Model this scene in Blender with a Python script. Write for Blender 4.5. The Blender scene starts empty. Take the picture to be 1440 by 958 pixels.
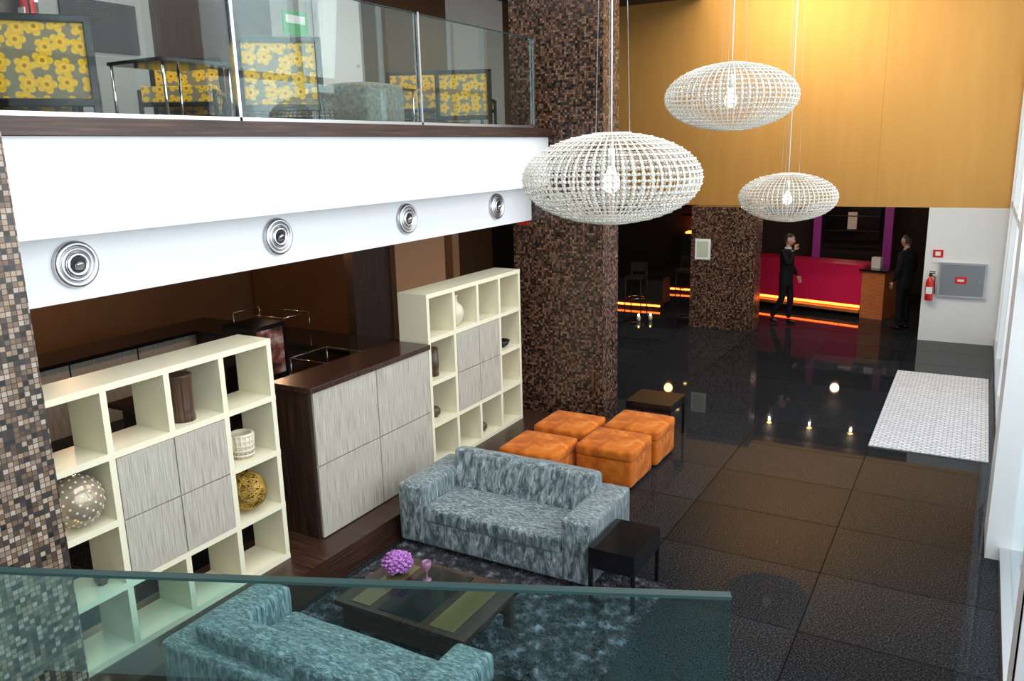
import bpy, bmesh, math, random
from mathutils import Vector, Matrix, Quaternion, noise
random.seed(7)
scene=bpy.context.scene
try:
    scene.view_settings.view_transform='Standard'
except Exception as e: print(e)

# ------------------------------------------------------------ materials
def newmat(name):
    m=bpy.data.materials.new(name); m.use_nodes=True
    nt=m.node_tree; b=nt.nodes['Principled BSDF']
    return m,nt,b
def pm(name,col,rough=.5,metal=0.,emit=None,es=0.,trans=0.,coat=0.,sheen=0.,spec=.5,ior=1.45):
    m,nt,b=newmat(name)
    b.inputs['Base Color'].default_value=(*col,1)
    b.inputs['Roughness'].default_value=rough
    b.inputs['Metallic'].default_value=metal
    b.inputs['Specular IOR Level'].default_value=spec
    b.inputs['IOR'].default_value=ior
    b.inputs['Transmission Weight'].default_value=trans
    b.inputs['Coat Weight'].default_value=coat
    b.inputs['Sheen Weight'].default_value=sheen
    if emit:
        b.inputs['Emission Color'].default_value=(*emit,1)
        b.inputs['Emission Strength'].default_value=es
    return m
def N(nt,t,**k):
    n=nt.nodes.new(t)
    for a,v in k.items(): setattr(n,a,v)
    return n
def ramp(nt,stops,interp='LINEAR'):
    r=N(nt,'ShaderNodeValToRGB'); cr=r.color_ramp; cr.interpolation=interp
    while len(cr.elements)<len(stops): cr.elements.new(.5)
    for e,(p,c) in zip(cr.elements,stops):
        e.position=p; e.color=(*c,1)
    return r
def math_(nt,op,a,b=None,c=None):
    n=N(nt,'ShaderNodeMath',operation=op)
    for i,v in enumerate((a,b,c)):
        if v is None: continue
        if isinstance(v,(int,float)): n.inputs[i].default_value=v
        else: nt.links.new(v,n.inputs[i])
    return n.outputs[0]
def coords(nt,kind='UV',scale=(1,1,1)):
    tc=N(nt,'ShaderNodeTexCoord'); mp=N(nt,'ShaderNodeMapping')
    mp.inputs['Scale'].default_value=scale
    nt.links.new(tc.outputs[kind],mp.inputs['Vector'])
    return mp.outputs['Vector']
def noise_mat(name,stops,scale=(1,1,1),nscale=5,detail=4,rough=.5,kind='UV',bump=0,metal=0,sheen=0,coat=0,bd=.01,spec=.5,dist=0,nrough=.5):
    m,nt,b=newmat(name); v=coords(nt,kind,scale)
    n=N(nt,'ShaderNodeTexNoise'); n.inputs['Scale'].default_value=nscale; n.inputs['Detail'].default_value=detail
    n.inputs['Distortion'].default_value=dist; n.inputs['Roughness'].default_value=nrough
    nt.links.new(v,n.inputs['Vector'])
    r=ramp(nt,stops); nt.links.new(n.outputs['Fac'],r.inputs['Fac'])
    nt.links.new(r.outputs['Color'],b.inputs['Base Color'])
    b.inputs['Roughness'].default_value=rough; b.inputs['Metallic'].default_value=metal
    b.inputs['Sheen Weight'].default_value=sheen; b.inputs['Coat Weight'].default_value=coat
    b.inputs['Specular IOR Level'].default_value=spec
    if bump:
        bp=N(nt,'ShaderNodeBump'); bp.inputs['Strength'].default_value=bump; bp.inputs['Distance'].default_value=bd
        nt.links.new(n.outputs['Fac'],bp.inputs['Height']); nt.links.new(bp.outputs['Normal'],b.inputs['Normal'])
    return m
def mosaic(name,pal,s=.026,grout=(.02,.016,.013)):
    m,nt,b=newmat(name); v=coords(nt,'UV',(1/s,1/s,1/s))
    fl=N(nt,'ShaderNodeVectorMath',operation='FLOOR'); nt.links.new(v,fl.inputs[0])
    fr=N(nt,'ShaderNodeVectorMath',operation='FRACTION'); nt.links.new(v,fr.inputs[0])
    wn=N(nt,'ShaderNodeTexWhiteNoise',noise_dimensions='2D'); nt.links.new(fl.outputs[0],wn.inputs['Vector'])
    st=[(i/len(pal),c) for i,c in enumerate(pal)]
    r=ramp(nt,st,'CONSTANT'); nt.links.new(wn.outputs['Value'],r.inputs['Fac'])
    sp=N(nt,'ShaderNodeSeparateXYZ'); nt.links.new(fr.outputs[0],sp.inputs[0])
    def edge(o):
        return math_(nt,'GREATER_THAN',math_(nt,'MINIMUM',o,math_(nt,'SUBTRACT',1.0,o)),.07)
    g=math_(nt,'MULTIPLY',edge(sp.outputs[0]),edge(sp.outputs[1]))
    mx=N(nt,'ShaderNodeMix',data_type='RGBA'); nt.links.new(g,mx.inputs[0])
    mx.inputs[6].default_value=(*grout,1); nt.links.new(r.outputs['Color'],mx.inputs[7])
    nt.links.new(mx.outputs[2],b.inputs['Base Color'])
    rr=math_(nt,'MULTIPLY_ADD',wn.outputs['Value'],.25,.18); nt.links.new(rr,b.inputs['Roughness'])
    return m
def glassmat(name,tint,refl=.02,k=.5,rough=0.):
    m=bpy.data.materials.new(name); m.use_nodes=True; nt=m.node_tree; nt.nodes.clear()
    o=N(nt,'ShaderNodeOutputMaterial'); t=N(nt,'ShaderNodeBsdfTransparent'); t.inputs[0].default_value=(*tint,1)
    g=N(nt,'ShaderNodeBsdfGlossy'); g.inputs['Roughness'].default_value=rough; g.inputs[0].default_value=(.9,1,1,1)
    f=N(nt,'ShaderNodeFresnel'); f.inputs[0].default_value=1.45
    a=math_(nt,'MULTIPLY_ADD',f.outputs[0],k,refl)
    mx=N(nt,'ShaderNodeMixShader'); nt.links.new(a,mx.inputs[0]); nt.links.new(t.outputs[0],mx.inputs[1]); nt.links.new(g.outputs[0],mx.inputs[2])
    nt.links.new(mx.outputs[0],o.inputs[0]); return m

PAL=[(.012,.008,.007),(.03,.016,.011),(.085,.038,.022),(.15,.07,.042),(.05,.024,.017),(.2,.1,.06),(.1,.048,.03),(.27,.155,.1),(.02,.013,.011),(.16,.085,.055)]
M_mos=mosaic('mosaic_brown',PAL,.028)
PAL_DAYLIT=[(.02,.016,.014),(.08,.05,.035),(.18,.115,.075),(.3,.2,.13),(.05,.035,.028),(.34,.25,.19),(.14,.085,.055),(.4,.32,.26),(.03,.024,.02),(.22,.165,.12)]
M_mosL=mosaic('mosaic_daylit',PAL_DAYLIT,.026,(.03,.025,.022))  # paler palette puts the daylight on the near column into its colour
M_white=pm('white_paint',(.86,.88,.9),.45)
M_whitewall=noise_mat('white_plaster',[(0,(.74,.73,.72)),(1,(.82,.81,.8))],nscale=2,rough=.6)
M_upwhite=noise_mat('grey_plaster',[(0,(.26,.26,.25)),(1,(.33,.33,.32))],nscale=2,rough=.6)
M_cream=pm('cream_lacquer',(.83,.79,.6),.35)
M_alu=pm('aluminium',(.7,.7,.72),.28,1)
M_chrome=pm('chrome',(.8,.8,.82),.12,1)
M_linen=noise_mat('linen_laminate',[(.3,(.3,.27,.23)),(.5,(.45,.42,.36)),(.7,(.57,.54,.46))],scale=(90,2.5,1),nscale=1.5,detail=3,rough=.55,spec=.3)
M_wood=noise_mat('wenge_wood',[(.3,(.016,.008,.006)),(.55,(.05,.022,.014)),(.75,(.12,.06,.035))],scale=(1.2,38,1),nscale=1.6,detail=4,rough=.32)
M_woodv=noise_mat('wenge_wood_vertical',[(.3,(.016,.008,.006)),(.55,(.04,.018,.012)),(.75,(.09,.045,.027))],scale=(30,1.2,1),nscale=1.6,detail=4,rough=.35)
M_woodtop=noise_mat('wenge_top',[(.3,(.02,.009,.007)),(.7,(.065,.028,.018))],scale=(30,1.5,1),nscale=1.6,rough=.22,coat=.1)
M_black=pm('black_lacquer',(.008,.008,.009),.12,coat=.1,spec=.3)
M_blackm=pm('black_matte',(.012,.012,.013),.5)
M_dark=pm('dark_wall_paint',(.03,.02,.016),.6)
M_tan=pm('tan_panel',(.36,.19,.1),.5)
M_brownw=noise_mat('warm_brown_wall',[(0,(.18,.09,.04)),(1,(.27,.14,.065))],nscale=1.2,rough=.6)
M_glass=glassmat('clear_glass',(.93,.97,.96),.0,.14)
M_glassT=glassmat('teal_tinted_glass',(.72,.9,.9),.0,.28)
M_glassW=glassmat('window_glass',(.96,.98,.98),.0,.5)
M_edge=pm('glass_edge',(.02,.05,.05),.3,spec=.15)
M_orange=noise_mat('orange_velvet',[(.3,(.4,.085,.008)),(.55,(.6,.15,.012)),(.75,(.78,.27,.04))],nscale=7,rough=.85,kind='Object',sheen=.08,bump=.2,spec=.2,dist=.6)
M_velvet=noise_mat('silver_blue_velvet',[(.32,(.02,.032,.038)),(.43,(.07,.105,.118)),(.5,(.16,.215,.235)),(.58,(.33,.4,.42)),(.68,(.6,.66,.67))],scale=(1,2.6,.32),nscale=22,detail=12,rough=.4,kind='Object',sheen=.2,bump=.8,dist=.8,nrough=.72,spec=.6)
M_grayv=noise_mat('grey_velvet',[(.3,(.05,.055,.045)),(.7,(.2,.21,.17))],nscale=25,detail=8,rough=.8,kind='Object',sheen=.2)
M_shag=noise_mat('shag_charcoal',[(.35,(.006,.007,.009)),(.5,(.022,.023,.03)),(.6,(.09,.092,.115)),(.75,(.3,.3,.36))],nscale=11,detail=9,rough=.9,kind='Object',bump=1,sheen=.15)
M_magenta=pm('magenta_lacquer',(.6,.012,.08),.4)
M_owood=noise_mat('orange_wood',[(.3,(.4,.1,.03)),(.7,(.6,.2,.07))],scale=(3,20,1),nscale=2,rough=.35)
M_orglow=pm('orange_led',(1,.25,.04),.5,emit=(1,.15,.02),es=8)
M_purple=pm('purple_panel',(.3,.04,.3),.4,emit=(.5,.05,.35),es=.1)
M_red=pm('signal_red',(.65,.02,.02),.3)
M_signw=pm('sign_white',(.8,.8,.78),.4)
M_green=pm('sign_green',(.05,.3,.1),.4,emit=(.1,.6,.2),es=.15)
M_lampw=pm('lamp_crystal_bead',(.92,.9,.82),.05,coat=.9,trans=.25,ior=1.5)
M_wire=pm('lamp_wire',(.8,.78,.72),.25,.5)
M_bulb=pm('bulb_opal',(.95,.95,.92),.2,emit=(1,.97,.9),es=1.1)
M_warm=pm('downlight_lens',(1,.8,.4),.4,emit=(1,.6,.2),es=9)
M_skin=pm('skin',(.45,.24,.17),.5)
M_suit=pm('black_suit_cloth',(.006,.006,.008),.8,spec=.2)
M_shirt=pm('white_shirt',(.5,.5,.52),.6)
M_hair=pm('dark_hair',(.02,.013,.01),.6)
M_shoe=pm('black_leather',(.006,.006,.006),.25)
M_amethyst=noise_mat('purple_hydrangea',[(.3,(.2,.03,.3)),(.7,(.65,.3,.72))],nscale=30,rough=.6,kind='Object',bump=.5)
M_goldball=noise_mat('gold_wicker',[(.3,(.15,.08,.01)),(.7,(.6,.38,.07))],nscale=12,rough=.4,kind='Object',metal=.3)
M_ceram=pm('pearl_ceramic',(.7,.63,.5),.3)
M_dvase=noise_mat('dark_striped_wood',[(.35,(.025,.012,.008)),(.65,(.13,.07,.045))],scale=(60,1,1),nscale=2,rough=.3)
M_olive=pm('amber_reflection_pane',(.13,.095,.04),.1,coat=.3)  # gold reflection in the tabletop panes, painted as an amber base colour

def floral():
    m,nt,b=newmat('floral_upholstery')
    vec=coords(nt,'UV',(8.2,8.2,8.2))
    vo=N(nt,'ShaderNodeTexVoronoi',voronoi_dimensions='2D'); vo.inputs['Scale'].default_value=1; vo.inputs['Randomness'].default_value=.45
    nt.links.new(vec,vo.inputs['Vector'])
    d=N(nt,'ShaderNodeVectorMath',operation='SUBTRACT'); nt.links.new(vec,d.inputs[0]); nt.links.new(vo.outputs['Position'],d.inputs[1])
    s=N(nt,'ShaderNodeSeparateXYZ'); nt.links.new(d.outputs[0],s.inputs[0])
    th=math_(nt,'ARCTAN2',s.outputs[1],s.outputs[0])
    c=math_(nt,'ABSOLUTE',math_(nt,'COSINE',math_(nt,'MULTIPLY',th,2.5)))
    lim=math_(nt,'MULTIPLY_ADD',math_(nt,'POWER',c,.6),.24,.28)
    f1=math_(nt,'LESS_THAN',vo.outputs['Distance'],lim)
    mx=N(nt,'ShaderNodeMix',data_type='RGBA'); nt.links.new(f1,mx.inputs[0])
    mx.inputs[6].default_value=(.2,.17,.11,1)
    r=ramp(nt,[(0,(.35,.15,.01)),(.1,(.35,.15,.01)),(.14,(.8,.5,.04)),(.3,(.62,.35,.02)),(.5,(.75,.46,.04)),(1,(.55,.33,.04))]); nt.links.new(vo.outputs['Distance'],r.inputs[0])
    nt.links.new(r.outputs[0],mx.inputs[7]); nt.links.new(mx.outputs[2],b.inputs['Base Color'])
    b.inputs['Roughness'].default_value=.8; b.inputs['Specular IOR Level'].default_value=.2
    return m
M_floral=floral()

def gold():
    m,nt,b=newmat('gold_wall_finish'); v=coords(nt,'UV',(1,.12,1))
    n=N(nt,'ShaderNodeTexNoise'); n.inputs['Scale'].default_value=6; n.inputs['Detail'].default_value=3; nt.links.new(v,n.inputs['Vector'])
    r=ramp(nt,[(.3,(.7,.37,.1)),(.7,(.74,.4,.115))]); nt.links.new(n.outputs[0],r.inputs[0]); nt.links.new(r.outputs[0],b.inputs['Base Color'])
    b.inputs['Metallic'].default_value=.75; b.inputs['Roughness'].default_value=.47
    return m
M_gold=gold()

def floor_mat():
    m,nt,b=newmat('black_granite_tiles'); v=coords(nt,'UV')
    br=N(nt,'ShaderNodeTexBrick'); br.offset=0; br.inputs['Scale'].default_value=1
    br.inputs['Brick Width'].default_value=1.35; br.inputs['Row Height'].default_value=.95
    br.inputs['Mortar Size'].default_value=.006; br.inputs['Mortar Smooth'].default_value=.1
    br.inputs['Color1'].default_value=(.5,.5,.5,1); br.inputs['Color2'].default_value=(.95,.95,.95,1); br.inputs['Mortar'].default_value=(.02,.02,.02,1)
    mp=N(nt,'ShaderNodeMapping'); mp.inputs['Location'].default_value=(.89,.05,0); nt.links.new(v,mp.inputs[0]); nt.links.new(mp.outputs[0],br.inputs['Vector'])
    n=N(nt,'ShaderNodeTexNoise'); n.inputs['Scale'].default_value=70; n.inputs['Detail'].default_value=8; n.inputs['Roughness'].default_value=.8; nt.links.new(v,n.inputs['Vector'])
    r=ramp(nt,[(.4,(.005,.0055,.007)),(.5,(.018,.02,.024)),(.58,(.06,.065,.073)),(.66,(.18,.19,.205)),(.75,(.42,.43,.45))]); nt.links.new(n.outputs[0],r.inputs[0])
    a=N(nt,'ShaderNodeMix',data_type='RGBA',blend_type='MULTIPLY'); a.inputs[0].default_value=1
    nt.links.new(br.outputs['Color'],a.inputs[6]); nt.links.new(r.outputs[0],a.inputs[7])
    nt.links.new(a.outputs[2],b.inputs['Base Color'])
    rr=math_(nt,'MULTIPLY_ADD',br.outputs['Fac'],.4,.03); nt.links.new(rr,b.inputs['Roughness'])
    b.inputs['Specular IOR Level'].default_value=.3; b.inputs['IOR'].default_value=1.22
    b.inputs['Specular Tint'].default_value=(.45,.7,1,1)
    return m
M_floor=floor_mat()

def matmat():
    m,nt,b=newmat('entrance_mat_weave'); v=coords(nt,'UV')
    br=N(nt,'ShaderNodeTexBrick'); br.inputs['Scale'].default_value=1; br.inputs['Brick Width'].default_value=.1; br.inputs['Row Height'].default_value=.05
    br.inputs['Mortar Size'].default_value=.008
    br.inputs['Color1'].default_value=(.68,.68,.72,1); br.inputs['Color2'].default_value=(.84,.84,.88,1); br.inputs['Mortar'].default_value=(.35,.35,.38,1)
    nt.links.new(v,br.inputs['Vector']); nt.links.new(br.outputs['Color'],b.inputs['Base Color']); b.inputs['Roughness'].default_value=.8
    return m
M_mat=matmat()

# ------------------------------------------------------------ mesh builder
class B:
    def __init__(s,M=None):
        s.bm=bmesh.new(); s.uv=s.bm.loops.layers.uv.new('UVMap'); s.mats=[]; s.M=M or Matrix()
    def mi(s,m):
        if m not in s.mats: s.mats.append(m)
        return s.mats.index(m)
    def _fin(s,verts,mat,smooth=False,world=True):
        fs=set(f for v in verts for f in v.link_faces); i=s.mi(mat)
        for f in fs:
            f.material_index=i; f.smooth=smooth; f.normal_update(); n=f.normal
            a=max(range(3),key=lambda k:abs(n[k]))
            for l in f.loops:
                c=l.vert.co
                l[s.uv].uv=(c.y,c.z) if a==0 else ((c.x,c.z) if a==1 else (c.x,c.y))
        for v in verts: v.co=s.M@v.co
    def box(s,x0,x1,y0,y1,z0,z1,mat,T=None):
        r=bmesh.ops.create_cube(s.bm,size=1); vs=r['verts']
        for v in vs: v.co=Vector(((x0+x1)/2+v.co.x*(x1-x0),(y0+y1)/2+v.co.y*(y1-y0),(z0+z1)/2+v.co.z*(z1-z0)))
        if T:
            for v in vs: v.co=T@v.co
        s._fin(vs,mat,smooth=False)
        return vs
    def cyl(s,p1,p2,r,mat,seg=16,r2=None,smooth=True):
        p1=Vector(p1);p2=Vector(p2); d=p2-p1; L=d.length
        q=Vector((0,0,1)).rotation_difference(d.normalized()).to_matrix().to_4x4()
        rr=bmesh.ops.create_cone(s.bm,cap_ends=True,segments=seg,radius1=r,radius2=r if r2 is None else r2,depth=L,matrix=Matrix.Translation((p1+p2)/2)@q)
        s._fin(rr['verts'],mat,smooth)
        for v in rr['verts']:
            for f in v.link_faces:
                if len(f.verts)>4: f.smooth=False
    def sph(s,c,r,mat,u=20,v=12):
        if not hasattr(r,'__len__'): r=(r,r,r)
        rr=bmesh.ops.create_uvsphere(s.bm,u_segments=u,v_segments=v,radius=1,matrix=Matrix.Translation(c)@Matrix.Diagonal((*r,1)))
        s._fin(rr['verts'],mat,True)
    def lathe(s,c,prof,mat,seg=28,sx=1,sy=1,cap=True):
        rings=[];c=Vector(c)
        for (r,z) in prof:
            rings.append([s.bm.verts.new(c+Vector((r*sx*math.cos(2*math.pi*k/seg),r*sy*math.sin(2*math.pi*k/seg),z))) for k in range(seg)])
        vs=[v for R in rings for v in R]
        for a,b_ in zip(rings,rings[1:]):
            for k in range(seg):
                s.bm.faces.new((a[k],a[(k+1)%seg],b_[(k+1)%seg],b_[k]))
        if cap:
            s.bm.faces.new(rings[0][::-1]); s.bm.faces.new(rings[-1])
        s._fin(vs,mat,True)
    def torus(s,c,R,r,mat,axis='Z',seg=32,ms=8):
        grid=[];c=Vector(c)
        for i in range(seg):
            a=2*math.pi*i/seg; row=[]
            for j in range(ms):
                b_=2*math.pi*j/ms; x=(R+r*math.cos(b_)); p=Vector((x*math.cos(a),x*math.sin(a),r*math.sin(b_)))
                if axis=='X': p=Vector((p.z,p.x,p.y))
                if axis=='Y': p=Vector((p.x,p.z,p.y))
                row.append(s.bm.verts.new(c+p))
            grid.append(row)
        for i in range(seg):
            for j in range(ms):
                s.bm.faces.new((grid[i][j],grid[(i+1)%seg][j],grid[(i+1)%seg][(j+1)%ms],grid[i][(j+1)%ms]))
        s._fin([v for r_ in grid for v in r_],mat,True)
    def done(s,name,parent=None,bevel=0):
        bmesh.ops.recalc_face_normals(s.bm,faces=s.bm.faces)
        me=bpy.data.meshes.new(name)
        cs=[v.co for v in s.bm.verts]
        mn=Vector([min(c[k] for c in cs) for k in range(3)]); mx=Vector([max(c[k] for c in cs) for k in range(3)])
        o=Vector(((mn.x+mx.x)/2,(mn.y+mx.y)/2,mn.z))
        for v in s.bm.verts: v.co-=o
        s.bm.to_mesh(me); s.bm.free()
        for m in s.mats: me.materials.append(m)
        ob=bpy.data.objects.new(name,me); ob.location=o; scene.collection.objects.link(ob)
        if parent: ob.parent=parent
        if bevel:
            md=ob.modifiers.new('bevel','BEVEL'); md.width=bevel; md.segments=2; md.limit_method='ANGLE'
        return ob
def empty(name,loc=(0,0,0)):
    e=bpy.data.objects.new(name,None); scene.collection.objects.link(e); e.empty_display_size=.2
    return e
def simple(name,x0,x1,y0,y1,z0,z1,mat,bev=0,parent=None):
    b=B(); b.box(x0,x1,y0,y1,z0,z1,mat); return b.done(name,parent,bev)
def soft(name,x0,x1,y0,y1,z0,z1,mat,r=.05,puff=.02,parent=None,M=None,wr=.006,cuts=9,wf=6):
    bm=bmesh.new(); bmesh.ops.create_cube(bm,size=2)
    bmesh.ops.subdivide_edges(bm,edges=bm.edges[:],cuts=cuts,use_grid_fill=True)
    h=Vector(((x1-x0)/2,(y1-y0)/2,(z1-z0)/2)); c=Vector(((x0+x1)/2,(y0+y1)/2,(z0+z1)/2))
    rr=min(r,min(h)*.95)
    for v in bm.verts:
        q=v.co.copy()
        for k in range(3):
            t=q[k]; q[k]=math.copysign(1-(1-abs(t))**1.5,t)
        p=Vector((q.x*h.x,q.y*h.y,q.z*h.z))
        inner=Vector([max(-h[k]+rr,min(h[k]-rr,p[k])) for k in range(3)])
        d=p-inner
        if d.length>1e-6: p=inner+d.normalized()*rr
        for k in range(3):
            w_=1
            for j in range(3):
                if j!=k: w_*=(1-q[j]**2)
            p[k]+=math.copysign(puff*w_,q[k])*(abs(q[k])>.98)
        nv=noise.noise((p+c)*wf)*wr
        p+=p.normalized()*nv
        v.co=p
    me=bpy.data.meshes.new(name); 
    for f in bm.faces: f.smooth=True
    bm.to_mesh(me); bm.free(); me.materials.append(mat)
    ob=bpy.data.objects.new(name,me); scene.collection.objects.link(ob)
    ob.matrix_world=(M or Matrix())@Matrix.Translation(c)
    md=ob.modifiers.new('sub','SUBSURF'); md.levels=1; md.render_levels=1
    if parent: ob.parent=parent
    return ob

# ------------------------------------------------------------ room shell
simple('floor',-13,.8,-3.2,24,-.2,0,M_floor)
simple('ceiling',-9.2,.8,-3.2,16.4,7.2,7.4,M_white)
simple('wall_back',-13,.8,-3.4,-3.2,0,7.4,M_whitewall)
b=B(); b.box(-6.7,-1.65,16,16.3,2.36,7.2,M_gold); b.box(-1.648,.5,16,16.3,2.36,7.2,M_gold); b.done('wall_gold')
simple('wall_reception_side',-.78,.5,16,16.3,0,2.36,M_whitewall)
simple('ceiling_reception',-13,.5,16.3,22,2.36,2.5,M_dark)
simple('ceiling_bar',-13,-6.7,9.2,16.3,2.7,2.8,M_dark)
simple('wall_reception_back',-13,.8,21,21.2,0,2.36,M_dark)
simple('wall_reception_right',.5,.7,16,22,0,2.5,M_whitewall)
simple('wall_bar_left',-12.9,-12.7,-3,21,0,3.6,M_brownw)
simple('wall_mezzanine_end',-9,-6.7,15.9,16.0,3.75,7.2,M_dark)

wroot=empty('window_1')
b=B()
for y in [-3,-1,1,3,5.1,10.2,12.4,14.6,15.9]:
    b.box(.42,.54,y-.06,y+.06,.12,7.2,M_white)
for z in [2.45,4.7]:
    b.box(.43,.53,-3.2,16,z-.05,z+.05,M_white)
b.box(.40,.56,-3.2,16,0,.12,M_alu)
b.done('frame',wroot)
simple('glazing',.47,.485,-3.2,16,.12,7.2,M_glassW,0,wroot)
simple('wall_right_pier',.3,.6,7.5,8.2,0,7.2,M_white)
simple('wall_right_pier_near',.42,.6,5.0,5.5,0,7.2,M_white)

simple('column_lobby_near',-5.07,-3.85,1.66,2.14,0,7.2,M_mosL)
simple('column_lobby_middle',-5.07,-3.85,8.9,9.36,0,7.2,M_mos)
simple('column_lobby_far',-4.85,-3.6,15.5,15.98,0,2.36,M_mos)

simple('mezzanine_floor_slab',-9.2,-4.6,-3.2,9.2,3.64,3.74,M_woodtop)
simple('mezzanine_floor_rear',-9.2,-6.72,9.2,16,2.82,3.74,M_dark)
simple('ceiling_under_mezzanine',-12.7,-4.9,-3.2,9.2,2.68,2.78,pm('brown_ceiling_paint',(.12,.06,.035),.6))
b=B(); b.box(-4.7,-4.55,2.16,8.88,3.08,3.64,M_white); b.box(-4.56,-4.5,2.16,8.88,3.645,3.745,M_wood)
b.done('trim_fascia_upper')
simple('trim_fascia_lower',-4.9,-4.8,2.16,8.89,2.66,3.08,M_white)
simple('wall_mezzanine_left_return',-9.2,-5.1,1.9,2.0,3.74,7.2,M_dark)
b=B()
def seg(y0,y1,m): b.box(-8.3,-8.1,y0,y1,3.74,7.2,m)
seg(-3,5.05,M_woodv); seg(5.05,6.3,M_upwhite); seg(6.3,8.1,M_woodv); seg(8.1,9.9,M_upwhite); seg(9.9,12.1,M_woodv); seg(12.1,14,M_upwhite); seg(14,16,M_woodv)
b.done('wall_mezzanine_back')
simple('ceiling_mezzanine',-8.1,-4.9,2.0,15.9,6.2,6.3,M_dark)
for y in [2.98,4.66,6.34,8.03]:
    b=B()
    b.cyl((-4.8,y,2.885),(-4.775,y,2.885),.145,M_alu,36)
    b.torus((-4.775,y,2.885),.125,.02,M_alu,'X'); b.torus((-4.77,y,2.885),.095,.014,M_alu,'X')
    b.torus((-4.765,y,2.885),.062,.016,M_chrome,'X')
    b.cyl((-4.775,y,2.885),(-4.755,y,2.885),.05,M_blackm,24)
    b.cyl((-4.76,y,2.885),(-4.742,y,2.87),.03,M_alu,20)
    b.done('air_nozzle')
b=B()
ys=[2.16,4.22,6.4,8.62]
for y0,y1 in zip(ys,ys[1:]):
    b.box(-4.612,-4.6,y0+.02,y1-.02,3.78,4.725,M_glass); b.box(-4.613,-4.599,y0+.02,y1-.02,4.725,4.733,M_edge)
for y in ys[1:]:
    b.box(-4.63,-4.585,y-.012,y+.012,3.745,4.74,M_chrome)
b.box(-4.63,-4.585,2.16,8.65,3.745,3.775,M_alu)
b.done('balcony_glass_railing')

# ------------------------------------------------------------ plinth, shelves, cabinet
PZ=.25
simple('display_plinth',-5.25,-4.42,2.2,8.75,0,PZ,M_wood)
def shelf(y0,y1,H=1.87):
    z0,z1=PZ+.001,PZ+H; xf,xb=-4.72,-5.08; t=.045
    root=empty('display_shelf')
    b=B()
    cy=(y1-y0-t)/4; cz=(z1-z0-t)/4
    e=.0015
    for i in range(5):
        y=y0+i*cy
        if i==2:
            b.box(xb+e,xf-e,y,y+t,z0+e,z0+cz+t/2,M_cream); b.box(xb+e,xf-e,y,y+t,z0+3*cz+t/2,z1-e,M_cream)
        else: b.box(xb+e,xf-e,y+(e if i==0 else 0),y+t-(e if i==4 else 0),z0+e,z1-e,M_cream)
    for j in range(5):
        z=z0+j*cz
        if j==2:
            b.box(xb,xf,y0,y0+cy+t/2,z,z+t,M_cream); b.box(xb,xf,y0+3*cy+t/2,y1,z,z+t,M_cream)
        else: b.box(xb,xf,y0,y1,z,z+t,M_cream)
    b.done('frame',root)
    b=B()
    a0,a1=y0+cy+t+.004,y0+3*cy-.004; c0,c1=z0+cz+t+.004,z0+3*cz-.004
    am,cm=(a0+a1)/2,(c0+c1)/2; g=.005
    b.box(xf-.03,xf-.012,a0,a1,c0,c1,M_alu)
    b.box(xb+.002,xb+.02,a0,a1,c0,c1,M_linen)
    for (p,q) in ((a0,am-g),(am+g,a1)):
        for (r,s_) in ((c0,cm-g),(cm+g,c1)):
            b.box(xf-.02,xf+.004,p,q,r,s_,M_linen)
    b.done('doors',root)
    return (y0,cy,z0,cz,t)
g1=shelf(2.5,4.42)
g2=shelf(6.5,8.42)
def cell(g,i,j):
    y0,cy,z0,cz,t=g; return y0+(i+.5)*cy+t/2, z0+j*cz+t+.001
XS=-4.86
y,z=cell(g1,2,3)
b=B(); b.lathe((XS,y-.03,z),[(.085,0),(.08,.1),(.085,.33),(.088,.34),(.07,.34)],M_dvase); b.done('dark_wood_vase')
y,z=cell(g1,3,2)
b=B(); b.lathe((XS,y,z),[(.07,0),(.085,.1),(.09,.2),(.08,.2),(.06,.02)],M_ceram)
for k in range(5): b.torus((XS,y,z+.03+k*.038),.085,.008,M_ceram)
for k in range(16):
    a=k*math.pi/8
    b.cyl((XS+.08*math.cos(a),y+.08*math.sin(a),z+.01),(XS+.094*math.cos(a),y+.094*math.sin(a),z+.19),.005,M_ceram,6)
b.done('textured_ceramic_cup')
def wickerball(name,c,R,mat,n,r):
    b=B()
    for k in range(n):
        ax=Vector((random.gauss(0,1),random.gauss(0,1),random.gauss(0,1))).normalized()
        q=Vector((0,0,1)).rotation_difference(ax).to_matrix().to_4x4()
        b.M=Matrix.Translation(c)@q
        b.torus((0,0,random.uniform(-.25,.25)*R),R*.97,r,mat,'Z',26,5)
    b.M=Matrix(); b.sph(c,R*.88,mat); return b.done(name)
y,z=cell(g1,3,1); wickerball('gold_wicker_ball',(XS,y,z+.165),.15,M_goldball,46,.007)
y,z=cell(g1,0,2)
M_pearl=pm('smoked_lustre_glass',(.5,.42,.3),.12,metal=.25,trans=.35)
M_dots=pm('pearl_spots',(.85,.82,.74),.3)
RS=.17
b=B(); c=Vector((XS,y+.04,z+RS+.006)); b.sph(c,RS,M_pearl,32,20)
for k in range(150):
    ph=math.acos(1-2*(k+.5)/150); th=math.pi*(1+5**.5)*k
    d=Vector((math.cos(th)*math.sin(ph),math.sin(th)*math.sin(ph),math.cos(ph)))
    q=Vector((0,0,1)).rotation_difference(d).to_matrix().to_4x4()
    b.M=Matrix.Translation(c+d*(RS-.002))@q; b.cyl((0,0,0),(0,0,.0035),.008,M_dots,8)
b.M=Matrix(); b.done('glass_globe_vase')
y,z=cell(g1,0,1)
b=B(); b.sph((XS,y+.13,z+.05),(.05,.05,.045),M_dvase); b.cyl((XS,y+.13,z),(XS,y+.13,z+.015),.03,M_dvase); b.done('small_wooden_bowl')
y,z=cell(g2,1,3)
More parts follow.
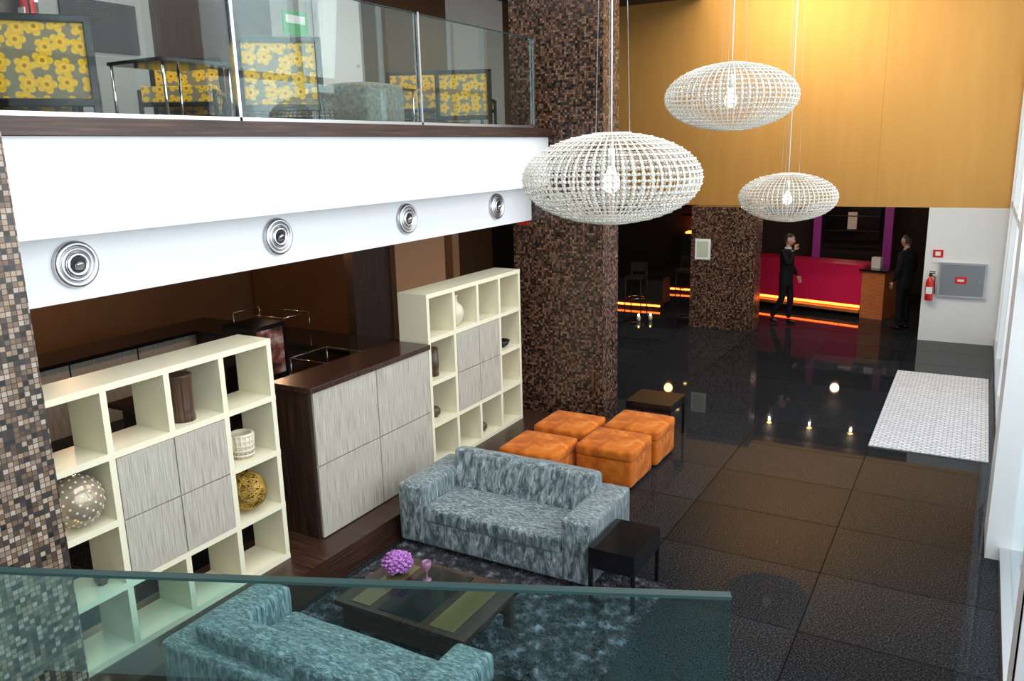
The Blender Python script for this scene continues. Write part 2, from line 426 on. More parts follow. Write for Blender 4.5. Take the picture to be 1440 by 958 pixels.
b=B(); b.lathe((XS,y-.05,z),[(.05,0),(.1,.07),(.12,.14),(.1,.21),(.05,.26),(.045,.31),(.06,.33)],M_ceram); b.done('ceramic_bottle_vase')
y,z=cell(g2,0,2)
b=B(); b.lathe((XS,y,z),[(.06,0),(.065,.12),(.06,.3),(.05,.3)],M_dvase); b.done('dark_wood_vase')
y,z=cell(g2,0,1); b=B(); b.sph((XS,y,z+.06),.06,M_dvase); b.cyl((XS,y,z),(XS,y,z+.02),.03,M_dvase); b.done('wooden_sphere_ornament')
y,z=cell(g2,2,0); b=B(); b.sph((XS,y,z+.055),.055,M_dvase); b.cyl((XS,y,z),(XS,y,z+.02),.03,M_dvase); b.done('wooden_sphere_ornament')
y,z=cell(g2,3,2); b=B(); b.lathe((XS,y,z),[(.05,0),(.09,.03),(.11,.08),(.1,.08),(.05,.02)],M_blackm); b.done('black_bowl')

root=empty('sideboard_cabinet')
b=B()
cx0,cx1=-5.14,-4.70; y0,y1=4.78,6.46; z0,z1=PZ+.001,1.62
b.box(cx0,cx1-.03,y0,y1,z0,z1-.05,M_woodv)
b.box(cx0-.02,cx1+.02,y0-.02,y1+.02,z1-.05,z1,M_woodtop)
b.done('carcass',root,.004)
b=B()
b.box(cx1-.03,cx1-.012,y0+.02,y1-.005,z0+.01,z1-.055,M_alu)
ym,zm=(y0+y1)/2+.01,(z0+z1)/2-.02
for p,q in ((y0+.02,ym-.006),(ym+.006,y1-.005)):
    for r,s_ in ((z0+.01,zm-.006),(zm+.006,z1-.055)):
        b.box(cx1-.014,cx1+.006,p,q,r,s_,M_linen)
b.done('doors',root)

# ------------------------------------------------------------ sofas
RZ=.022
def sofa(M):
    root=empty('velvet_sofa')
    W,D=1.9,.86
    def s(n,*a,**k): return soft(n,*a,M_velvet,parent=root,M=M,**k)
    s('base',.02,W-.02,.02,D-.02,.04,.3,r=.03,puff=.004)
    s('arm_1',0,.27,0,D,.05,.6,r=.035,puff=.01)
    s('arm_2',W-.27,W,0,D,.05,.6,r=.035,puff=.01)
    s('back',.2,W-.2,D-.2,D,.1,.6,r=.04,puff=.01)
    s('seat_cushion',.27,W-.27,.005,D-.2,.27,.43,r=.04,puff=.012,wr=.018,cuts=15,wf=8)
    T=M@Matrix.Translation((0,D-.3,.40))@Matrix.Rotation(math.radians(-14),4,'X')
    soft('back_cushion',.22,W-.22,-.05,.15,-.02,.37,M_velvet,r=.05,puff=.015,parent=root,M=T,wr=.026,cuts=17,wf=7)
    b=B(M)
    for x in (.12,W-.12):
        for y in (.1,D-.1): b.cyl((x,y,0.008),(x,y,.08),.025,M_blackm)
    b.done('feet',root)
    return root
sofa(Matrix.Translation((-4.33,5.38,RZ)))
sofa(Matrix.Translation((-2.25,3.62,RZ))@Matrix.Rotation(math.pi,4,'Z'))

for i,(x,y) in enumerate([(-4.24,7.0),(-3.55,7.45),(-4.25,7.8),(-3.53,8.16)]):
    root=empty('orange_ottoman')
    soft('cushion_top',x,x+.65,y,y+.64,.3,.43,M_orange,r=.035,puff=.012,parent=root)
    soft('body',x+.005,x+.645,y+.005,y+.635,.02,.33,M_orange,r=.03,puff=.004,parent=root)
    b=B()
    for dx in (.06,.59):
        for dy in (.06,.58): b.cyl((x+dx,y+dy,0),(x+dx,y+dy,.05),.02,M_blackm)
    b.done('feet',root)

def side_table(x0,x1,y0,y1,zt,th,z0=0):
    b=B()
    b.box(x0,x1,y0,y1,zt-.02,zt,M_black)
    b.box(x0,x1,y0,y0+.02,zt-th,zt-.02,M_black); b.box(x0,x1,y1-.02,y1,zt-th,zt-.02,M_black)
    b.box(x0,x0+.02,y0+.02,y1-.02,zt-th,zt-.02,M_black); b.box(x1-.02,x1,y0+.02,y1-.02,zt-th,zt-.02,M_black)
    b.box(x0+.02,x1-.02,y0+.02,y1-.02,zt-th,zt-th+.01,M_black)
    e=.03
    for (x,y) in ((x0,y0),(x1-e,y0),(x0,y1-e),(x1-e,y1-e)): b.box(x,x+e,y,y+e,z0,zt-th,M_black)
    return b.done('black_side_table',None,.002)
side_table(-2.40,-2.02,5.26,5.83,.5,.17,RZ+.008)
side_table(-2.22,-1.97,2.98,3.6,.5,.17,RZ+.008)
side_table(-3.55,-2.98,8.9,9.45,.5,.1)

bm=bmesh.new(); nx,ny=170,200
x0,x1,y0,y1=-4.35,-1.95,2.9,5.82
vv=[[bm.verts.new((x0+(x1-x0)*i/nx+random.uniform(-.006,.006)+(random.uniform(-.02,.02) if i in(0,nx) else 0),y0+(y1-y0)*j/ny+random.uniform(-.006,.006)+(random.uniform(-.02,.02) if j in(0,ny) else 0),.001 if i in(0,nx) or j in(0,ny) else random.uniform(.003,.03))) for j in range(ny+1)] for i in range(nx+1)]
for i in range(nx):
    for j in range(ny):
        f=bm.faces.new((vv[i][j],vv[i+1][j],vv[i+1][j+1],vv[i][j+1])); f.smooth=False
me=bpy.data.meshes.new('shag_rug'); bm.to_mesh(me); bm.free(); me.materials.append(M_shag)
ob=bpy.data.objects.new('shag_rug',me); scene.collection.objects.link(ob)

b=B()
x0,x1,y0,y1,zt=-3.85,-2.72,3.98,4.76,.33
b.box(x0,x1,y0,y1,zt-.04,zt,M_woodtop)
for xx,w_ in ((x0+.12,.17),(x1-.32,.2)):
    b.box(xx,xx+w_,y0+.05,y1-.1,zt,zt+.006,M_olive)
b.box(x0+.36,x1-.38,y0+.05,y1-.05,zt,zt+.006,M_black)
b.box(x0+.05,x1-.05,y0+.05,y0+.09,.12,zt-.04,M_wood); b.box(x0+.05,x1-.05,y1-.09,y1-.05,.12,zt-.04,M_wood)
for x in (x0+.04,x1-.1):
    for y in (y0+.04,y1-.1): b.box(x,x+.06,y,y+.06,RZ+.008,zt-.04,M_wood)
b.done('coffee_table',None,.003)
b=B(); c=Vector((-3.66,4.5,zt+.1))
b.lathe((c.x,c.y,zt+.006),[(.04,0),(.07,.03),(.08,.055),(.07,.055),(.04,.01)],M_glassT)
for k in range(90):
    ph=math.acos(1-1.75*(k+.5)/90); th=math.pi*(1+5**.5)*k
    d=Vector((math.cos(th)*math.sin(ph),math.sin(th)*math.sin(ph),math.cos(ph)*.75))
    for a in range(3):
        o=Vector((math.cos(a*2.09+k),math.sin(a*2.09+k),0))*.011
        b.sph(c+d*random.uniform(.092,.11)+o,(.014,.014,.009),M_amethyst,6,4)
b.sph(c,(.095,.095,.07),M_amethyst); b.done('hydrangea_bowl')
b=B(); gx,gy=-3.4,4.52
b.lathe((gx,gy,zt+.006),[(.035,0),(.034,.004),(.006,.01),(.005,.07),(.02,.085),(.036,.12),(.034,.155),(.032,.155),(.033,.12),(.015,.09)],pm('pink_glass',(.8,.45,.7),.05,trans=.7)); b.done('wine_glass')

simple('entrance_mat',-.9,.33,9.92,13.6,.0,.015,M_mat)

# ------------------------------------------------------------ pendants (beaded lattice mesh built once)
def lattice_mesh():
    V=[];F=[];MI=[]
    def tube(p,q,r):
        d=(q-p); u=d.cross(Vector((.31,.57,.76))).normalized(); w=d.cross(u).normalized(); i=len(V)
        for c in (p,q):
            for (a,e) in ((1,0),(0,1),(-1,0),(0,-1)): V.append(c+u*a*r+w*e*r)
        for k in range(4): F.append((i+k,i+(k+1)%4,i+4+(k+1)%4,i+4+k)); MI.append(1)
    def bead(c,n,t,r):
        i=len(V); bt=n.cross(t).normalized(); t=bt.cross(n).normalized()
        for (a,e) in ((1,1),(-1,1),(-1,-1),(1,-1)): V.append(c+(t*a+bt*e)*r*.78)
        V.append(c+n*r*.75); V.append(c-n*r*.75)
        for k in range(4):
            F.append((i+k,i+(k+1)%4,i+4)); F.append((i+(k+1)%4,i+k,i+5)); MI.extend((0,0))
    def shell(R,h,nu,nv,r,bd,off=0,frac=0):
        rows=[]
        for j in range(nv+1):
            ph=math.radians(11)+(math.pi-math.radians(22))*j/nv
            rows.append([Vector((R*math.sin(ph)*math.cos(2*math.pi*(i+off)/nu),R*math.sin(ph)*math.sin(2*math.pi*(i+off)/nu),h*math.cos(ph))) for i in range(nu)])
        for j in range(nv+1):
            for i in range(nu):
                p=rows[j][i]; q=rows[j][(i+1)%nu]; tube(p,q,r)
                n=Vector((p.x/R**2,p.y/R**2,p.z/h**2)).normalized(); t=(q-p).normalized()
                sc=min(1,.4+(q-p).length/.058*.6)
                if bd: bead(p,n,t,bd*sc)
                if frac: bead((p+q)/2,n,t,bd*sc*frac)
                if j<nv:
                    u=rows[j+1][i]; tube(p,u,r)
                    if frac: bead((p+u)/2,n,t,bd*sc*frac)
    shell(.6,.3,60,20,.0022,.0155,0,.66)
    shell(.55,.27,60,20,.0014,.006,.5)
    me=bpy.data.meshes.new('lattice_shade'); me.from_pydata(V,[],F); me.materials.append(M_lampw); me.materials.append(M_wire)
    me.polygons.foreach_set('material_index',MI); me.update(); return me
LM=lattice_mesh()
def lamp(x,y,z):
    root=empty('pendant_lamp')
    o=bpy.data.objects.new('lattice_shade',LM); scene.collection.objects.link(o); o.location=(x,y,z); o.parent=root
    h=.3
    b=B()
    b.torus((x,y,z+h*.98),.13,.008,M_lampw); b.torus((x,y,z-h*.98),.13,.006,M_lampw)
    b.cyl((x,y,z+.08),(x,y,z+.2),.024,M_white)
    b.lathe((x,y,z-.1),[(.01,0),(.045,.02),(.06,.06),(.055,.1),(.03,.15),(.022,.19)],M_bulb)
    b.cyl((x,y,z+.2),(x,y,7.19),.006,M_white,8)
    for a in (0,2.1,4.2):
        b.cyl((x+.13*math.cos(a),y+.13*math.sin(a),z+h*.98),(x+.03*math.cos(a),y+.03*math.sin(a),7.19),.002,M_chrome,5)
    b.cyl((x,y,7.14),(x,y,7.2),.08,M_white)
    b.done('bulb_and_cords',root)
lamp(-2.19,5.2,3.30); lamp(-2.1,7.8,3.93); lamp(-2.14,10.78,2.84)

# ------------------------------------------------------------ near glass balustrade and its landing
d=Vector((.862,.374,0)).normalized(); pR=Vector((-.216,.881,0)); ang=math.atan2(d.y,d.x)
T=Matrix.Translation(pR)@Matrix.Rotation(ang,4,'Z')
b=B(T); b.box(-2.0,0,-.006,.006,1.9,2.976,M_glassT); b.box(-2.0,0,-.0065,.0065,2.976,2.98,M_edge); b.box(-2.0,.0,-.03,.03,1.851,1.95,M_alu)
b.done('stair_glass_balustrade')
b=B(T); b.box(-2.0,-.1,-1.3,.03,0,1.85,M_woodtop); b.done('stair_landing')

# ------------------------------------------------------------ mezzanine furniture
ZM=3.741
def chair(x,y,rot,sc=1.):
    M=Matrix.Translation((x,y,ZM))@Matrix.Rotation(rot,4,'Z')@Matrix.Scale(sc,4)
    b=B(M); w=.34
    for sx in (-w,w-.05):
        b.box(sx,sx+.05,-.35,-.26,0,.7,M_black)
    for sx in (-w,w-.035):
        b.box(sx,sx+.035,.25,.29,0,.36,M_black)
        b.box(sx,sx+.035,-.3,.29,.33,.37,M_black)
    b.box(-w,w,-.35,-.26,.655,.7,M_black); b.box(-w,w,-.35,-.26,.12,.17,M_black); b.box(-w,w,.25,.29,.22,.26,M_black)
    b.box(-w+.05,w-.05,-.325,-.24,.17,.655,M_floral)
    b.box(-w+.035,w-.035,-.26,.29,.26,.4,M_floral)
    b.done('floral_lounge_chair',None,.006)
q=math.radians
chair(-5.75,3.55,q(55)); chair(-5.3,5.35,q(45))
chair(-6.6,5.4,q(-140)); chair(-7.2,7.2,q(-130),1.25); chair(-6.5,8.9,q(-150),1.15)
chair(-7.3,10.9,q(-130),1.3)
chair(-5.4,8.45,q(25),.95); chair(-7.2,4.3,q(-120),1.1)
def mtable(x,y,w,dp,h):
    b=B(Matrix.Translation((x,y,ZM)))
    b.box(-w/2,w/2,-dp/2,dp/2,h-.025,h,M_black)
    for sx in (-1,1):
        for sy in (-1,1):
            b.cyl((sx*(w/2-.02),sy*(dp/2-.02),0),(sx*(w/2-.02),sy*(dp/2-.02),h-.025),.011,M_chrome,10)
    for sx in (-1,1): b.cyl((sx*(w/2-.02),-dp/2+.02,.05),(sx*(w/2-.02),dp/2-.02,.05),.008,M_chrome,8)
    b.done('chrome_leg_table')
mtable(-5.3,4.25,.6,.62,.45); mtable(-5.9,7.4,.6,.6,.45)
soft('grey_velvet_pouf',-5.7,-5.08,6.2,6.82,ZM,ZM+.42,M_grayv,r=.06)
def extinguisher(x,y,z):
    b=B(Matrix.Translation((x,y,z)))
    b.lathe((0,0,0),[(.06,0),(.065,.01),(.065,.32),(.05,.37),(.025,.4),(.02,.43)],M_red)
    b.cyl((0,0,.43),(0,0,.47),.025,M_blackm); b.box(-.02,.07,-.012,.012,.47,.485,M_blackm); b.box(-.02,.07,-.012,.012,.5,.515,M_blackm)
    b.cyl((0,0,.45),(.07,-.03,.42),.008,M_blackm,8); b.cyl((.07,-.03,.42),(.085,-.03,.12),.01,M_blackm,8)
    b.box(-.05,.05,-.067,-.055,.12,.24,M_signw)
    b.box(-.03,.03,.05,.09,.3,.34,M_alu)
    b.done('fire_extinguisher')
extinguisher(-8.0,4.88,4.68)
b=B(); b.box(-8.1,-8.08,5.3,5.55,5.15,5.4,M_red); b.box(-8.1,-8.078,5.36,5.49,5.2,5.35,M_signw); b.box(-8.1,-8.07,5.25,6.1,4.6,5.1,M_blackm); b.done('hose_reel_sign')
b=B(); b.box(-8.1,-8.085,8.3,8.75,5.05,5.35,M_green); b.box(-8.1,-8.083,8.35,8.7,5.2,5.3,M_signw); b.done('exit_sign')
b=B(); b.box(-8.098,-8.06,8.95,9.8,3.76,5.9,M_whitewall); b.cyl((-8.06,9.7,4.75),(-8.02,9.7,4.75),.02,M_chrome); b.done('door_1')

# ------------------------------------------------------------ bar under mezzanine
b=B()
b.box(-10.7,-10.1,3,8.6,0,.95,M_linen); b.box(-10.75,-10.0,3,8.7,.95,1.0,M_black)
for y in (4,5,6,7): b.box(-10.1,-10.09,y-.008,y+.008,.1,.95,M_blackm)
b.box(-10.1,-10.085,3,8.6,.6,.62,M_blackm)
b.box(-10.1,-6.6,8.0,8.6,0,.95,M_woodv); b.box(-10.0,-6.5,7.9,8.7,.951,1.0,M_black)
b.done('bar_counter')
simple('wall_bar_panel_dark',-7.75,-7.6,8.75,9.6,0,2.68,M_woodv)
simple('wall_bar_panel_tan',-7.7,-7.5,9.6,10.9,0,2.68,M_tan)
simple('wall_bar_back',-12.6,-7.75,11.5,11.7,0,2.68,M_brownw)
def frame_table(x,y,w,dp,z0,h,name='chrome_buffet_stand'):
    b=B(Matrix.Translation((x,y,z0)))
    for sx in (-1,1):
        for sy in (-1,1): b.cyl((sx*w/2,sy*dp/2,0),(sx*w/2,sy*dp/2,h),.005,M_chrome,8)
    for sx in (-1,1): b.cyl((sx*w/2,-dp/2,h),(sx*w/2,dp/2,h),.005,M_chrome,8)
    for sy in (-1,1): b.cyl((-w/2,sy*dp/2,h),(w/2,sy*dp/2,h),.005,M_chrome,8)
    b.box(-w/2,w/2,-dp/2,dp/2,h+.005,h+.015,M_glass); b.done(name)
frame_table(-8.8,8.3,1.0,.5,1.001,.3)
b=B(); b.box(-7.9,-6.0,5.2,7.3,0,.9,M_woodv); b.box(-8.0,-5.9,5.1,7.4,.9,.95,M_black); b.done('buffet_island')
b=B(); b.box(-7.55,-7.05,6.35,6.85,.951,1.6,M_black); b.box(-7.05,-7.045,6.4,6.8,1.0,1.55,noise_mat('poster_print',[(.4,(.02,.02,.02)),(.55,(.4,.1,.08)),(.65,(.6,.5,.45))],nscale=6)); b.done('display_box')
frame_table(-6.4,6.85,.6,.6,.951,.3)
b=B()
for (x,y) in [(-6,4.5),(-6,7),(-7.5,4.5),(-9,5),(-9,7.5),(-6.2,8.7)]:
    b.cyl((x,y,2.66),(x,y,2.679),.045,M_warm,16)
b.done('bar_ceiling_downlights')

# ------------------------------------------------------------ reception
A=Vector((-4.4,18.42,0)); ang=math.atan2(17.56-18.42,-1.5+4.4)
b=B(Matrix.Translation(A)@Matrix.Rotation(ang,4,'Z')); L=3.0
b.box(-.3,2.55,0,.08,.24,1.06,M_magenta); b.box(-.3,2.55,.1,.7,0,.3,M_blackm); b.box(-.3,2.55,.08,.7,1.0,1.06,M_magenta)
b.box(-.25,2.5,.03,.06,.18,.235,M_orglow)
b.box(2.55,L,-.03,.75,.0,.96,M_owood); b.box(-.3,2.55,-.12,.1,.1,.16,M_owood); b.box(2.5,L+.05,-.08,.8,.96,1.0,M_black)
b.box(2.62,2.8,.2,.32,1.0,1.22,M_signw)
b.done('reception_desk')
b=B(); b.box(-3.45,-3.28,20.6,20.7,0,2.35,M_purple); b.box(-1.9,-1.72,20.6,20.7,0,2.35,M_purple)
b.box(-3.2,-2.0,20.7,20.9,1.2,2.2,M_black); b.box(-2.7,-2.5,20.66,20.7,1.5,1.9,M_signw)
for k in range(5): b.box(-3.2,-2.0,20.62,20.7,.4+k*.35,.42+k*.35,M_blackm)
b.done('reception_back_shelf')
b=B()
for x in (-3.54,-2.72,-1.91): b.cyl((x,17.15,2.335),(x,17.15,2.358),.05,M_warm,20); b.torus((x,17.15,2.345),.06,.01,M_chrome)
for (x,y) in [(-5.6,17.2),(-6.6,17.2),(-5.2,18.9),(-6.1,19.3)]: b.cyl((x,y,2.335),(x,y,2.358),.04,M_warm,20)
b.done('ceiling_downlights')
def lounge_bar(x0,x1,y0,y1):
    b=B(); b.box(x0,x1,y0,y1,.12,.72,M_blackm); b.box(x0-.05,x1+.05,y0-.08,y1+.05,.72,.76,M_black)
    b.box(x0+.05,x1-.05,y0-.02,y0,.06,.1,M_orglow); b.box(x0+.1,x1-.1,y0+.05,y1-.05,0,.12,M_blackm)
    b.done('low_bar_counter')
lounge_bar(-7.6,-5.9,16.9,17.4); lounge_bar(-6.6,-5.0,19.2,19.7)
b=B(); b.box(-6.6,-5.6,20.6,20.9,1.3,1.34,M_orglow); b.box(-6.7,-5.3,20.5,20.95,.0,1.3,M_blackm); b.box(-6.7,-5.3,20.6,20.95,1.75,1.8,M_black); b.box(-6.2,-5.4,20.55,20.58,1.7,1.73,M_orglow); b.done('back_bar')
def stool(x,y):
    b=B(Matrix.Translation((x,y,0)))
    for sx in (-.17,.17):
        for sy in (-.17,.17): b.cyl((sx*1.1,sy*1.1,0),(sx,sy,.72 if sy<0 else 1.0),.012,M_blackm,8)
    b.box(-.2,.2,-.2,.2,.72,.78,M_blackm); b.box(-.19,.19,.16,.19,.85,1.05,M_blackm); b.torus((0,0,.3),.2,.008,M_chrome); b.done('bar_stool')
stool(-6.4,16.6); stool(-5.7,17.9); stool(-5.3,18.7)
def candle(x,y,z):
    b=B(); b.lathe((x,y,z),[(.035,0),(.04,.06),(.036,.1),(.03,.1)],M_ceram); b.sph((x,y,z+.12),(.02,.02,.035),M_warm,10,8); b.done('candle_lantern')
for (x,y) in [(-5.95,15.6),(-5.75,15.75),(-5.35,17.6)]: candle(x,y,0)

b=B(); b.box(-.54,.19,15.93,16,.82,1.42,M_alu); b.box(-.51,.16,15.925,15.93,.85,1.39,pm('steel_door',(.32,.34,.36),.35,.8)); b.box(-.28,-.1,15.92,15.926,1.06,1.18,M_red); b.box(-.24,-.14,15.918,15.921,1.1,1.14,M_signw); b.cyl((.1,15.9,1.1),(.1,15.93,1.1),.03,M_chrome); b.done('fire_hose_cabinet')
extinguisher(-.66,15.9,.75)
b=B(); b.box(-.66,-.5,15.985,16,1.5,1.63,M_red); b.box(-.62,-.54,15.982,15.986,1.53,1.6,M_signw); b.box(-.66,-.5,15.985,16,1.4,1.48,M_signw); b.done('extinguisher_sign')
b=B(); b.box(-4.76,-4.46,15.48,15.5,1.35,1.75,M_signw); b.box(-4.72,-4.5,15.475,15.48,1.4,1.7,pm('notice_print',(.5,.55,.42),.5)); b.done('wall_notice')
b=B(); b.box(-5.0,-4.85,8.87,8.9,2.6,2.68,M_red); b.done('red_exit_sign')

# ------------------------------------------------------------ people
def skin_mesh(name,verts,edges,radii,mat,root,parent,M,sub=2):
    me=bpy.data.meshes.new(name); me.from_pydata([Vector(v) for v in verts],edges,[]); me.update()
    ob=bpy.data.objects.new(name,me); scene.collection.objects.link(ob)
    ob.modifiers.new('skin','SKIN'); 
    sv=me.skin_vertices[0].data
    for i,r in enumerate(radii):
        sv[i].radius=r if hasattr(r,'__len__') else (r,r); sv[i].use_root=(i==root)
    md=ob.modifiers.new('sub','SUBSURF'); md.levels=sub; md.render_levels=sub
    bpy.context.view_layer.update()
    dg=bpy.context.evaluated_depsgraph_get(); m2=bpy.data.meshes.new_from_object(ob.evaluated_get(dg))
    bpy.data.objects.remove(ob)
    o=bpy.data.objects.new(name,m2); m2.materials.clear(); m2.materials.append(mat)
    for p in m2.polygons: p.use_smooth=True; p.material_index=0
    scene.collection.objects.link(o); o.matrix_world=M; o.parent=parent
    return o
def hand(name,w,dirv,palmn,parent,M,curl=.35):
    w=Vector(w); d=Vector(dirv).normalized(); n=Vector(palmn).normalized(); s_=d.cross(n).normalized()
    V=[w,w+d*.045,w+d*.085]; E=[(0,1),(1,2)]; R=[(.024,.018),(.036,.016),(.036,.014)]
    for k,(off,L) in enumerate([(-.028,.07),(-.009,.08),(.01,.075),(.028,.058)]):
        base=w+d*.088+s_*off; c1=base+(d+n*curl*.5).normalized()*L*.5; c2=c1+(d+n*curl*1.6).normalized()*L*.5
        i=len(V); V+= [base,c1,c2]; R+=[.0095,.009,.0075]; E+=[(2,i),(i,i+1),(i+1,i+2)]
    t0=w+d*.03-s_*.035; t1=t0+(d*.8-s_*.6+n*.3).normalized()*.035; t2=t1+(d*.95-s_*.2+n*.4).normalized()*.03
    i=len(V); V+=[t0,t1,t2]; R+=[.012,.0105,.009]; E+=[(1,i),(i,i+1),(i+1,i+2)]
    skin_mesh(name,V,E,R,M_skin,0,parent,M,1)
def person(name,x,y,heading,J,headdir=0,headtilt=0):
    root=empty(name); M=Matrix.Translation((x,y,0))@Matrix.Rotation(heading,4,'Z')
    V=[(0,0,.95),(0,0,1.1),(.01,0,1.28),(.0,0,1.42),(.0,0,1.5),(.015,0,1.56)]
    R=[(.14,.11),(.14,.105),(.155,.11),(.14,.1),(.07,.065),(.055,.055)]
    E=[(0,1),(1,2),(2,3),(3,4),(4,5)]
    for sd in ('L','R'):
        sh,el,wr=J['arm'+sd]; hp,kn,an,toe=J['leg'+sd]
        i=len(V); V+=[sh,el,wr]; R+=[.068,.052,.038]; E+=[(3,i),(i,i+1),(i+1,i+2)]
        i=len(V); V+=[hp,kn,an]; R+=[(.098,.098),.068,.052]; E+=[(0,i),(i,i+1),(i+1,i+2)]
        skin_mesh('shoe_'+sd,[Vector(an)+Vector((-.04,0,-.055)),Vector(an)+Vector((.05,0,-.05)),toe],[(0,1),(1,2)],[(.042,.042),(.045,.038),(.038,.026)],M_shoe,0,root,M,2)
        hd=(Vector(wr)-Vector(el)).normalized()
        hand('hand_'+sd,Vector(wr)+hd*.01,hd,J.get('palm'+sd,(0,-1 if sd=='L' else 1,0)),root,M,J.get('curl'+sd,.4))
    skin_mesh('body',V,E,R,M_suit,0,root,M,2)
    b=B(M); prof=[(.80,.125,.185),(.9,.125,.18),(1.05,.115,.165),(1.2,.125,.175),(1.35,.125,.2),(1.43,.105,.2),(1.49,.07,.11)]
    rings=[]
    for z,rx,ry in prof:
        rings.append([b.bm.verts.new(Vector((rx*math.cos(t*math.pi/12),ry*math.sin(t*math.pi/12),z))) for t in range(24)])
    for a,c in zip(rings,rings[1:]):
        for k in range(24): b.bm.faces.new((a[k],a[(k+1)%24],c[(k+1)%24],c[k]))
    b._fin([v for r in rings for v in r],M_suit,True)
    b.box(.085,.118,-.03,.03,1.28,1.46,M_shirt); b.box(.11,.125,-.013,.013,1.22,1.45,M_dvase)
    b.lathe((.01,0,1.475),[(.07,0),(.064,.05),(.06,.055)],M_shirt)
    b.done('jacket',root)
    H=M@Matrix.Translation((.035,0,1.665))@Matrix.Rotation(headdir,4,'Z')@Matrix.Rotation(headtilt,4,'Y')
    bm=bmesh.new(); bmesh.ops.create_uvsphere(bm,u_segments=28,v_segments=20,radius=1)
    for v in bm.verts:
        px,py,pz=v.co; sx=.095;sy=.076;sz=.118
        if pz<0: sy*=1+.28*pz; 
        X=px*sx; Y=py*sy; Z=pz*sz
        if px>0 and pz<0: X*=1-.1*abs(pz)
        if px<0 and pz<-.3: X*=1-.35*(-pz-.3)
        if px>.8 and -.42<pz<.12 and abs(py)<.28: X+=.024*(1-abs(py)/.28)*(1-abs(pz+.2)/.32 if abs(pz+.2)<.32 else 0)
        if px>.75 and .0<pz<.3 and .2<abs(py)<.55: X-=.008
        if px>.5 and -.75<pz<-.62 : X+=.004
        v.co=(X,Y,Z)
    for f in bm.faces: f.smooth=True
    me=bpy.data.meshes.new('head'); bm.to_mesh(me); bm.free(); me.materials.append(M_skin)
    o=bpy.data.objects.new('head',me); scene.collection.objects.link(o); o.matrix_world=H; o.parent=root
    b=B(H)
    for s_ in (-1,1):
        b.sph((-.005,s_*.077,-.005),(.018,.009,.03),M_skin,10,8)
        b.sph((.083,s_*.03,.012),(.011,.014,.009),M_signw,10,8); b.sph((.092,s_*.03,.012),(.005,.006,.006),M_hair,8,6)
        b.box(.086,.096,s_*.03-.017,s_*.03+.017,.03,.036,M_hair)
    b.box(.084,.096,-.024,.024,-.062,-.056,M_magenta)
    b.done('face_features',root)
    bm=bmesh.new(); bmesh.ops.create_uvsphere(bm,u_segments=28,v_segments=20,radius=1)
    for v in bm.verts: v.co=(v.co.x*.103-.006,v.co.y*.085,v.co.z*.124+.006)
    bmesh.ops.delete(bm,geom=[v for v in bm.verts if v.co.z<.05 and v.co.x>-.01 or v.co.z<-.045 or (v.co.x>.06 and v.co.z<.075)],context='VERTS')
    for f in bm.faces: f.smooth=True
    me=bpy.data.meshes.new('hair'); bm.to_mesh(me); bm.free(); me.materials.append(M_hair)
    o=bpy.data.objects.new('hair',me); scene.collection.objects.link(o); o.matrix_world=H; o.parent=root
    skin_mesh('neck',[(.0,0,1.48),(.012,0,1.54),(.025,0,1.6)],[(0,1),(1,2)],[.056,.052,.054],M_skin,0,root,M,2)
J1=dict(armL=((0,.185,1.43),(.0,.24,1.15),(.14,.2,.95)),armR=((0,-.185,1.43),(.13,-.24,1.2),(.17,-.1,1.47)),
  legL=((0,.09,.9),(.07,.1,.5),(.05,.09,.09),(.2,.1,.03)),legR=((0,-.09,.9),(-.04,-.08,.5),(-.24,-.06,.12),(-.11,-.05,.03)),curlR=1.0,palmR=(0,1,0))
person('man_in_suit',-3.22,16.5,math.radians(-10),J1,.1,.1)
J2=dict(armL=((0,.185,1.43),(-.02,.25,1.15),(.08,.24,.92)),armR=((0,-.185,1.43),(-.02,-.25,1.15),(.1,-.2,.93)),
  legL=((0,.09,.9),(.02,.1,.5),(.0,.11,.09),(.15,.13,.03)),legR=((0,-.09,.9),(.02,-.1,.5),(-.02,-.11,.09),(.13,-.13,.03)))
person('man_standing',-1.12,16.85,math.radians(150),J2)

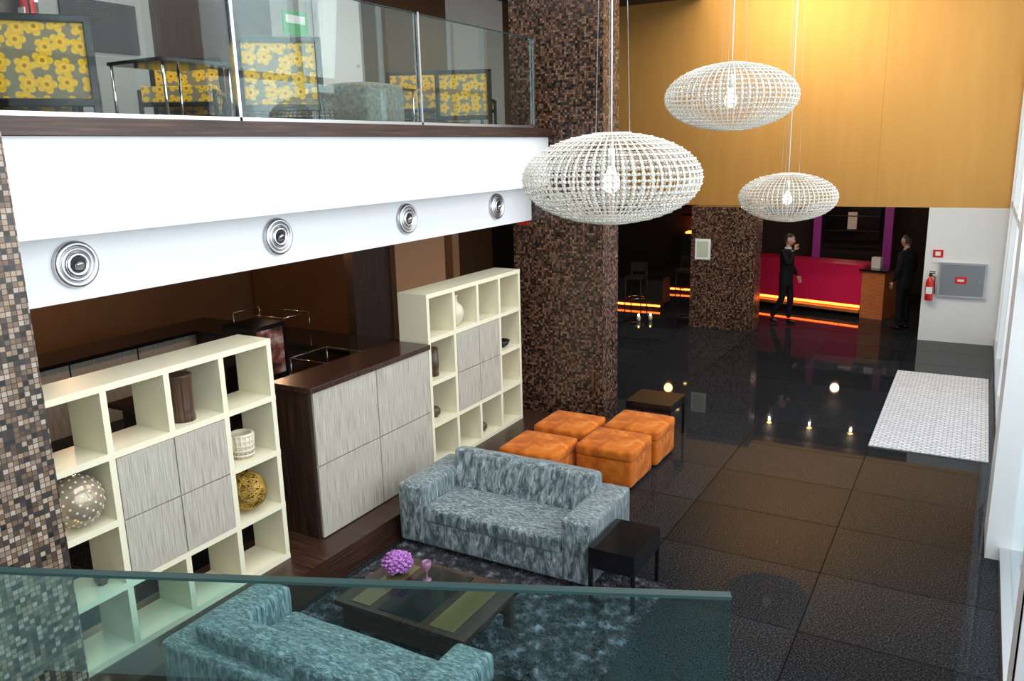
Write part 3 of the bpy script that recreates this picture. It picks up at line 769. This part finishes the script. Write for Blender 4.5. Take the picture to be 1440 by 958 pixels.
# ------------------------------------------------------------ lights
def area(name,loc,rot,sx,sy,e,col=(1,1,1)):
    l=bpy.data.lights.new(name,'AREA'); l.shape='RECTANGLE'; l.size=sx; l.size_y=sy; l.energy=e; l.color=col
    o=bpy.data.objects.new(name,l); scene.collection.objects.link(o); o.location=loc; o.rotation_euler=rot; return o
def point(name,loc,e,col,r=.1):
    l=bpy.data.lights.new(name,'POINT'); l.energy=e; l.color=col; l.shadow_soft_size=r
    o=bpy.data.objects.new(name,l); scene.collection.objects.link(o); o.location=loc
area('window_daylight',(1.6,4.5,4.4),(0,math.radians(82),0),5,15.5,830,(.98,.98,1))
area('added_ceiling_fill_1',(-2.2,3,7.1),(0,0,0),3,5,180,(1,.97,.93))  # both ceiling fills are added lights with no fixture behind them
area('added_ceiling_fill_2',(-2.2,9.0,7.1),(0,0,0),3,4,120,(1,.95,.9))
area('added_gold_wall_fill',(-4.0,10.6,6.8),(math.radians(66),0,0),2.4,.8,170,(1,.88,.66))  # added light to brighten the left part of the gold wall
area('mezzanine_ceiling_light',(-6.2,6,6.15),(0,0,0),1.5,7,80,(1,.93,.82))
for (x,y) in [(-8.5,5),(-8.5,8),(-10.5,6.5)]: point('bar_downlight',(x,y,2.4),34,(1,.62,.35))
for x in (-3.54,-2.72,-1.91): point('reception_downlight',(x,17.15,2.25),9,(1,.75,.5),.02)
point('reception_lamp',(-2.6,19.6,2.1),10,(1,.6,.4)); point('lounge_lamp',(-6.2,18.3,2.2),12,(1,.5,.2))
w=bpy.data.worlds.new('world'); scene.world=w; w.use_nodes=True
w.node_tree.nodes['Background'].inputs[0].default_value=(.85,.92,1,1); w.node_tree.nodes['Background'].inputs[1].default_value=1.25

# ------------------------------------------------------------ camera
f=1144.
D=Vector((670,-284,f)).normalized(); V_=Vector((122,4893,f)).normalized()
V_=(V_-D*V_.dot(D)).normalized(); X_=V_.cross(D).normalized()
if X_.x<0: X_=-X_
right=Vector((X_.x,D.x,-V_.x)); down=Vector((X_.y,D.y,-V_.y)); fwd=Vector((X_.z,D.z,-V_.z))
up=-down; back=-fwd
cam=bpy.data.cameras.new('camera'); cam.lens=36*f/1440; cam.sensor_width=36; cam.clip_start=.05
co=bpy.data.objects.new('camera',cam); scene.collection.objects.link(co)
m=Matrix((( right.x,up.x,back.x,0),(right.y,up.y,back.y,0),(right.z,up.z,back.z,3.5),(0,0,0,1)))
co.matrix_world=m; scene.camera=co
